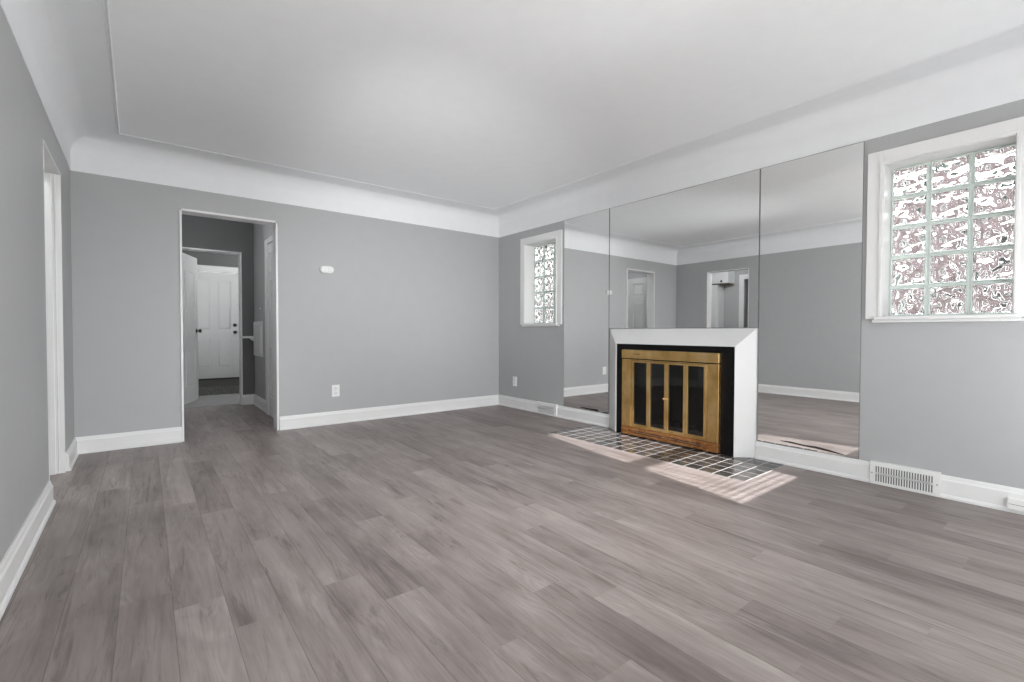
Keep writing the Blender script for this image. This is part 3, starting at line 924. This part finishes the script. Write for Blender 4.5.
bm = NB(); lathe(bm, [(0.032, 0), (0.032, 0.010), (0.026, 0.020), (0, 0.022)], (bw - 0.068, -0.022, 0.960), (0, -1, 0), 20); obj('deadbolt', bm, 'knob_black', t, True, True)
bm = NB(); bx(bm, BDX0, BDX1, LY1 - 0.01, LY1 + 0.09, LZ, LZ + 0.022, 0.003)
struct('trim_8', bm, 'slot', 'black threshold under the back door')

# closed white door on the hall's right wall
t = struct('door_3', label='edge of a white door on the right hall wall behind the doorway', cat='door', loc=(HX - 0.012, 5.50, 0.005))
t.rotation_euler = (0, 0, math.pi / 2)
obj('leaf', panel_leaf(0.62, 2.01, six(0.62, 2.01), 0.036), 'door', t, local=True)
bm = NB()
for a, b in ((-0.065, -0.003), (0.623, 0.765)): bx(bm, a, b, 0.002, 0.026, -0.004, 2.08, 0.003)
bx(bm, -0.003, 0.623, 0.002, 0.026, 2.016, 2.08, 0.003)
obj('casing', bm, 'trim', t, local=True)
# closet door on the hall's left wall (seen only in the mirror)
t = struct('door_4', label='white six panel door on the left hall wall, seen in the mirror', cat='door', loc=(0.17 + 0.016, 5.31, 0.005))
t.rotation_euler = (0, 0, math.pi / 2)
obj('leaf', panel_leaf(0.76, 2.02, six(0.76, 2.02), 0.030), 'door', t, local=True)

# white panel with a small shelf, and a switch
t = thing('telephone_niche', 'white wall panel with small projecting shelf in the hall', 'niche', (HX, 6.91, 0.67))
bm = NB()
bx(bm, HX - 0.018, HX + 0.001, 6.63, 7.17, 0.67, 1.125, 0.003)
obj('frame', bm, 'trim', t)
bm = NB(); bx(bm, HX - 0.026, HX - 0.017, 6.68, 6.895, 0.72, 1.075, 0.003); bx(bm, HX - 0.026, HX - 0.017, 6.905, 7.12, 0.72, 1.075, 0.003)
obj('door', bm, 'door', t)
bm = NB(); bx(bm, HX - 0.165, HX - 0.018, 7.04, 7.17, 0.905, 0.930, 0.003)
sh_ = obj('shelf', bm, 'trim', t)
bm = NB(); prism(bm, [(HX - 0.018, 0.905), (HX - 0.075, 0.905), (HX - 0.060, 0.885), (HX - 0.018, 0.860)], 1, 7.08, 7.13); obj('bracket', bm, 'trim', sh_)
t = thing('light_switch', 'pale switch plate on the hall wall above the white panel', 'switch', (HX, 6.72, 1.29))
bm = NB(); bx(bm, HX - 0.006, HX + 0.0005, 6.68, 6.76, 1.23, 1.35, 0.002); obj('faceplate', bm, 'hall_wall', t)
bm = NB(); bx(bm, HX - 0.016, HX - 0.005, 6.712, 6.728, 1.28, 1.30, 0.002); obj('toggle', bm, 'plastic', t)

# ------------------------------------------------------------------ kitchen beyond the left opening (seen in the mirrors)
KX0, KX1, KY0, KY1 = -2.40, XW - T, 2.95, 6.40
struct('wall_kitchen_back', wall_mesh(1, KY1, KY1 + T, KX0, KX1, 0, 2.5, []), 'kitchen_wall')
struct('wall_kitchen_front', wall_mesh(1, KY0 - T, KY0, KX0, KX1, 0, 2.5, []), 'kitchen_wall')
struct('wall_kitchen_left', wall_mesh(0, KX0 - T, KX0, KY0, KY1, 0, 2.5, [(3.95, 4.76, 0.0, 2.12)]), 'kitchen_wall')
struct('wall_kitchen_right', wall_mesh(0, KX1, KX1 + T - 0.001, YN + T, KY1, 0, 2.5, []), 'kitchen_wall')
bm = NB(); bx(bm, KX0 - T, KX1, KY0 - T, KY1 + T, 2.5, 2.6)
struct('ceiling_kitchen', bm, 'ceiling')
bm = NB()
bx(bm, KX0 - T, KX0 + 0.018, 4.765, 4.865, 0, 2.22, 0.003); bx(bm, KX0 - T, KX0 + 0.018, 3.85, 3.945, 0, 2.22, 0.003); bx(bm, KX0 - T, KX0 + 0.018, 3.945, 4.765, 2.12, 2.22, 0.003)
struct('trim_9', bm, 'trim', 'white casing of the far kitchen doorway')
bm = NB(); bx(bm, KX0 - 1.0, KX0 - 0.95, 3.2, 5.6, 0, 2.5); bx(bm, KX0 - 0.95, KX0 - T, 3.15, 3.2, 0, 2.5); bx(bm, KX0 - 0.95, KX0 - T, 5.6, 5.65, 0, 2.5); bx(bm, KX0 - 1, KX0 - T, 3.2, 5.6, 2.5, 2.55); bx(bm, KX0 - 1, KX0 - T, 3.2, 5.6, -0.05, 0.0)
struct('wall_passage', bm, 'hall_wall')
t = thing('wall_cabinet', 'white cabinet hung high in the kitchen, seen in the centre mirror', 'cabinet', (KX0, 5.18, 2.04))
bm = NB(); bx(bm, KX0 + 0.001, -2.118, 4.97, 5.39, 2.045, 2.44, 0.003); obj('body', bm, 'trim', t)
bm = NB(); bx(bm, KX0 + 0.01, -2.12, 4.98, 5.38, 2.030, 2.044); obj('underside', bm, 'wood_edge', t)['label'] = 'brown wooden underside'
bm = NB(); bx(bm, -2.117, -2.10, 4.975, 5.385, 2.045, 2.435, 0.003); dr = obj('door', bm, 'door', t)
bm = NB(); lathe(bm, [(0.008, 0), (0.008, 0.012), (0.022, 0.016), (0.022, 0.026), (0, 0.03)], (-2.10, 5.10, 2.085), (1, 0, 0), 16); obj('knob', bm, 'knob_black', dr, True)
t = thing('pantry_cabinet', 'tall white kitchen cabinet below the hung cabinet, seen in the mirror', 'cabinet', (KX0, 5.34, 0))
bm = NB(); bx(bm, KX0 + 0.002, -2.132, 5.20, 5.48, 0.001, 2.02, 0.003); obj('body', bm, 'trim', t)
bm = NB(); bx(bm, -2.131, -2.115, 5.21, 5.47, 0.08, 2.01, 0.003); dr = obj('door', bm, 'trim', t)
bm = NB(); lathe(bm, [(0.006, 0), (0.006, 0.010), (0.014, 0.014), (0.014, 0.022), (0, 0.026)], (-2.115, 5.41, 1.66), (1, 0, 0), 16); obj('knob', bm, 'chrome', dr, True)

def added_globe(label, x, y, z, power, r=0.13):  # unseen globes, added to brighten kitchen, landing and hall
    t = thing('added_ceiling_globe', label, 'lamp', (x, y, z))
    bm = NB(); lathe(bm, [(0.07, 0), (0.07, 0.02), (0, 0.022)], (x, y, z), (0, 0, -1), 20); obj('base', bm, 'trim', t)
    bm = NB(); prof = [(r * math.sin(a), 0.02 + r * 0.8 - r * 0.8 * math.cos(a)) for a in [math.pi * k / 12 for k in range(13)]]
    lathe(bm, prof, (x, y, z), (0, 0, -1), 16); o = obj('globe', bm, 'globe', t, True)
    o.data.materials[0] = globe_mat(power, r)
added_globe('unseen globe added to brighten the kitchen', -1.0, 4.40, 2.5, 50)
added_globe('unseen globe added to brighten the landing', 1.75, 8.3, 2.7, 55)
added_globe('unseen globe added to brighten the hall', 0.32, 6.15, 2.56, 7, 0.10)
added_globe('unseen globe added to brighten the hall near the doorway', 0.98, 5.46, 2.56, 6, 0.08)

def added_floor_globe(label, x, y, power, top=0.90, r=0.11):  # fill globes added out of view around the camera
    t = thing('added_floor_globe', label, 'lamp', (x, y, 0))
    bm = NB(); lathe(bm, [(0, 0.0), (0.14, 0.0), (0.14, 0.015), (0.03, 0.03), (0, 0.03)], (x, y, 0.002), (0, 0, 1), 28); obj('base', bm, 'chrome', t)
    bm = NB(); tube(bm, (x, y, 0.02), (x, y, top - r), 0.010, 12); obj('pole', bm, 'chrome', t)
    bm = NB(); lathe(bm, [(r * math.sin(math.pi * k / 8), -r * math.cos(math.pi * k / 8)) for k in range(9)], (x, y, top), (0, 0, 1), 16)
    o = obj('globe', bm, 'globe', t, True)
    o.data.materials[0] = globe_mat(power, r)
LAMP = 1.0
added_floor_globe('fill globe added behind the camera by the left wall', -0.27, 0.10, 12 * LAMP, 0.70)
added_floor_globe('fill globe added beside the camera by the left wall', -0.27, 0.85, 14 * LAMP, 0.70)
added_floor_globe('fill globe added behind the camera between the windows', 2.15, -0.60, 20 * LAMP, 0.70)
added_floor_globe('fill globe added behind the camera in the right corner', 3.30, -0.60, 26 * LAMP, 0.70)
def added_stand_spot(label, loc, target, power, size):  # unseen spots added to lift far ceiling, floor and left wall
    loc = Vector(loc); d = (Vector(target) - loc).normalized()
    t = thing('added_spot', label, 'lamp', (loc.x, loc.y, 0))
    for k in range(3):
        a = 2 * math.pi * k / 3 + 0.5
        bm = NB(); tube(bm, (loc.x + 0.15 * math.cos(a), loc.y + 0.20 * math.sin(a), 0.012), (loc.x, loc.y, loc.z * 0.4), 0.010, 8); obj('leg', bm, 'knob_black', t)
    bm = NB(); tube(bm, (loc.x, loc.y, loc.z * 0.38), (loc.x, loc.y, loc.z - 0.12), 0.012, 10); obj('pole', bm, 'knob_black', t)
    bm = NB(); o = loc - d * 0.06
    lathe(bm, [(0, -0.12), (0.06, -0.12), (0.07, 0), (0.16, 0.05), (0.158, 0.052), (0.06, 0.003), (0, 0.003)], o, d, 24); obj('lamp_head', bm, 'knob_black', t)
    sd = bpy.data.lights.new('added_beam', 'SPOT'); sd.energy = power; sd.spot_size = math.radians(size); sd.spot_blend = 1.0; sd.shadow_soft_size = 0.04; sd.color = (0.97, 0.99, 1.0)
    so = bpy.data.objects.new('added_beam', sd); COL.objects.link(so)
    so.location = loc; so.rotation_euler = d.to_track_quat('-Z', 'Y').to_euler()
added_stand_spot('fill spot added on a stand behind the camera', (1.9, -0.55, 2.15), (2.05, 3.5, 0.15), 395 * LAMP, 75)
added_stand_spot('low fill spot added beside the left wall', (-0.24, 0.30, 0.62), (3.0, 5.10, 2.45), 330 * LAMP, 44)
added_stand_spot('fill spot added in the right corner behind the camera', (3.45, -0.15, 1.95), (-0.46, 3.4, 0.95), 270 * LAMP, 66)

# ------------------------------------------------------------------ windows out of view: the sun window, and two added for daylight
def frame_x(bm, y, x0, x1, z0, z1, w, d):
    bx(bm, x0, x0 + w, y - d, y + d, z0, z1); bx(bm, x1 - w, x1, y - d, y + d, z0, z1)
    bx(bm, x0 + w, x1 - w, y - d, y + d, z0, z0 + w); bx(bm, x0 + w, x1 - w, y - d, y + d, z1 - w, z1)
# double hung window with a slatted blind: throws the two sun patches
AX0, AX1, AZ0, AZ1, RM0, RM1 = 2.392, 3.192, 1.100, 2.150, 1.508, 1.586
bm = NB(); yw = YS - 0.02
bx(bm, SWA[0], AX0, yw - 0.012, yw + 0.012, SWA[2], SWA[3]); bx(bm, AX1, SWA[1], yw - 0.012, yw + 0.012, SWA[2], SWA[3])
bx(bm, AX0, AX1, yw - 0.012, yw + 0.012, SWA[2], AZ0); bx(bm, AX0, AX1, yw - 0.012, yw + 0.012, AZ1, SWA[3]); bx(bm, AX0, AX1, yw - 0.012, yw + 0.012, RM0, RM1)
w3 = struct('window_3', label='double hung window behind the camera', cat='window', loc=(2.79, YS, 1.0))
obj('window_frame', bm, 'trim', w3)
bm = NB()
for k in range(37):
    z = AZ0 + 0.012 + 0.028 * k
    dy, dz = 0.0125, 0.0125 * math.tan(math.radians(15))
    prism(bm, [(YS + 0.012 - dy, z + dz), (YS + 0.012 + dy, z - dz), (YS + 0.012 + dy, z - dz + 0.001), (YS + 0.012 - dy, z + dz + 0.001)], 0, AX0 + 0.002, AX1 - 0.002)
obj('blind_slats', bm, 'plastic', w3)
w4 = struct('added_window_4', label='wide window added behind the camera for daylight', cat='window', loc=(0.9, YS, 0.45))  # added opening, brings fill daylight from behind
bm = NB(); frame_x(bm, YS - 0.08, *SWB, 0.05, 0.025); bx(bm, 0.85, 0.90, YS - 0.10, YS - 0.06, 0.5, 2.05)
obj('window_frame', bm, 'trim', w4)
w5 = struct('added_window_5', label='wide window added in the left wall for daylight', cat='window', loc=(XW, 0.65, 0.45))  # added opening, brings fill daylight from the side
bm = NB(); xw = XW - 0.08
y0, y1, z0, z1 = WW
bx(bm, xw - 0.025, xw + 0.025, y0, y0 + 0.05, z0, z1); bx(bm, xw - 0.025, xw + 0.025, y1 - 0.05, y1, z0, z1); bx(bm, xw - 0.025, xw + 0.025, y0, y1, z0, z0 + 0.05); bx(bm, xw - 0.025, xw + 0.025, y0, y1, z1 - 0.05, z1)
bx(bm, xw - 0.02, xw + 0.02, 0.13, 0.17, z0, z1)
obj('window_frame', bm, 'trim', w5)
portal('daylight_portal', ((SWB[0] + SWB[1]) / 2, YS - T - 0.01, (SWB[2] + SWB[3]) / 2), SWB[1] - SWB[0], SWB[3] - SWB[2], (0, 1, 0))
portal('daylight_portal', ((AX0 + AX1) / 2, YS - T - 0.01, 1.6), 0.98, 1.2, (0, 1, 0))
portal('daylight_portal', (XW - T - 0.01, (WW[0] + WW[1]) / 2, (WW[2] + WW[3]) / 2), WW[1] - WW[0], WW[3] - WW[2], (1, 0, 0))

# ------------------------------------------------------------------ outside
bm = NB(); bx(bm, -40, 40, -40, 40, -0.75, -0.65)
struct('exterior_ground', bm, 'ground', 'pale ground outside')
bm = NB(); bx(bm, 7.2, 7.5, -6, 14, -0.7, 3.0)
struct('exterior_brick_wall', bm, 'brick', 'neighbouring brick wall outside')
bm = NB(); prism(bm, [(-1.2, YS - T), (2.12, YS - T), (1.52, YS - 4.9), (-1.2, YS - 4.9)], 2, 2.62, 2.74); bx(bm, -1.15, -1.0, YS - 4.8, YS - 4.65, -0.65, 2.62)  # slab and post added out of view to block sun at the wide window
struct('added_sun_shade_front', bm, 'soffit', 'unseen roof added to keep sun off the wide window')
bm = NB(); bx(bm, XW - T - 0.75, XW - T, YS - 3.6, 2.9, 2.75, 2.85)  # overhang added out of view to block sun at the left window
struct('added_sun_shade_left', bm, 'soffit', 'unseen eave added to keep sun off the side window')
for k, (ya, yb) in enumerate(((-2.6, -1.7), (0.0, 0.8), (1.9, 2.7), (4.4, 5.3), (6.9, 7.7), (9.0, 9.9))):
    bm = NB()
    for (a, b, c, d) in ((ya, ya + 0.1, 0.5, 2.1), (yb - 0.1, yb, 0.5, 2.1), (ya + 0.1, yb - 0.1, 0.5, 0.6), (ya + 0.1, yb - 0.1, 2.0, 2.1), (ya + 0.1, yb - 0.1, 1.26, 1.33)):
        bx(bm, 7.15, 7.21, a, b, c, d, 0.005)
    o = struct('exterior_window', bm, 'soffit', 'white framed window of the neighbouring house')
    bm = NB(); bx(bm, 7.185, 7.199, ya + 0.1, yb - 0.1, 0.6, 2.0); obj('window_glass', bm, 'knob_black', o)
# outer shell above the rooms, so that no daylight leaks in
bm = NB(); bx(bm, -3.7, XE + 0.35, YS - T, LY1 + 0.3, 2.86, 2.96)
struct('roof', bm, 'soffit', 'roof slab')
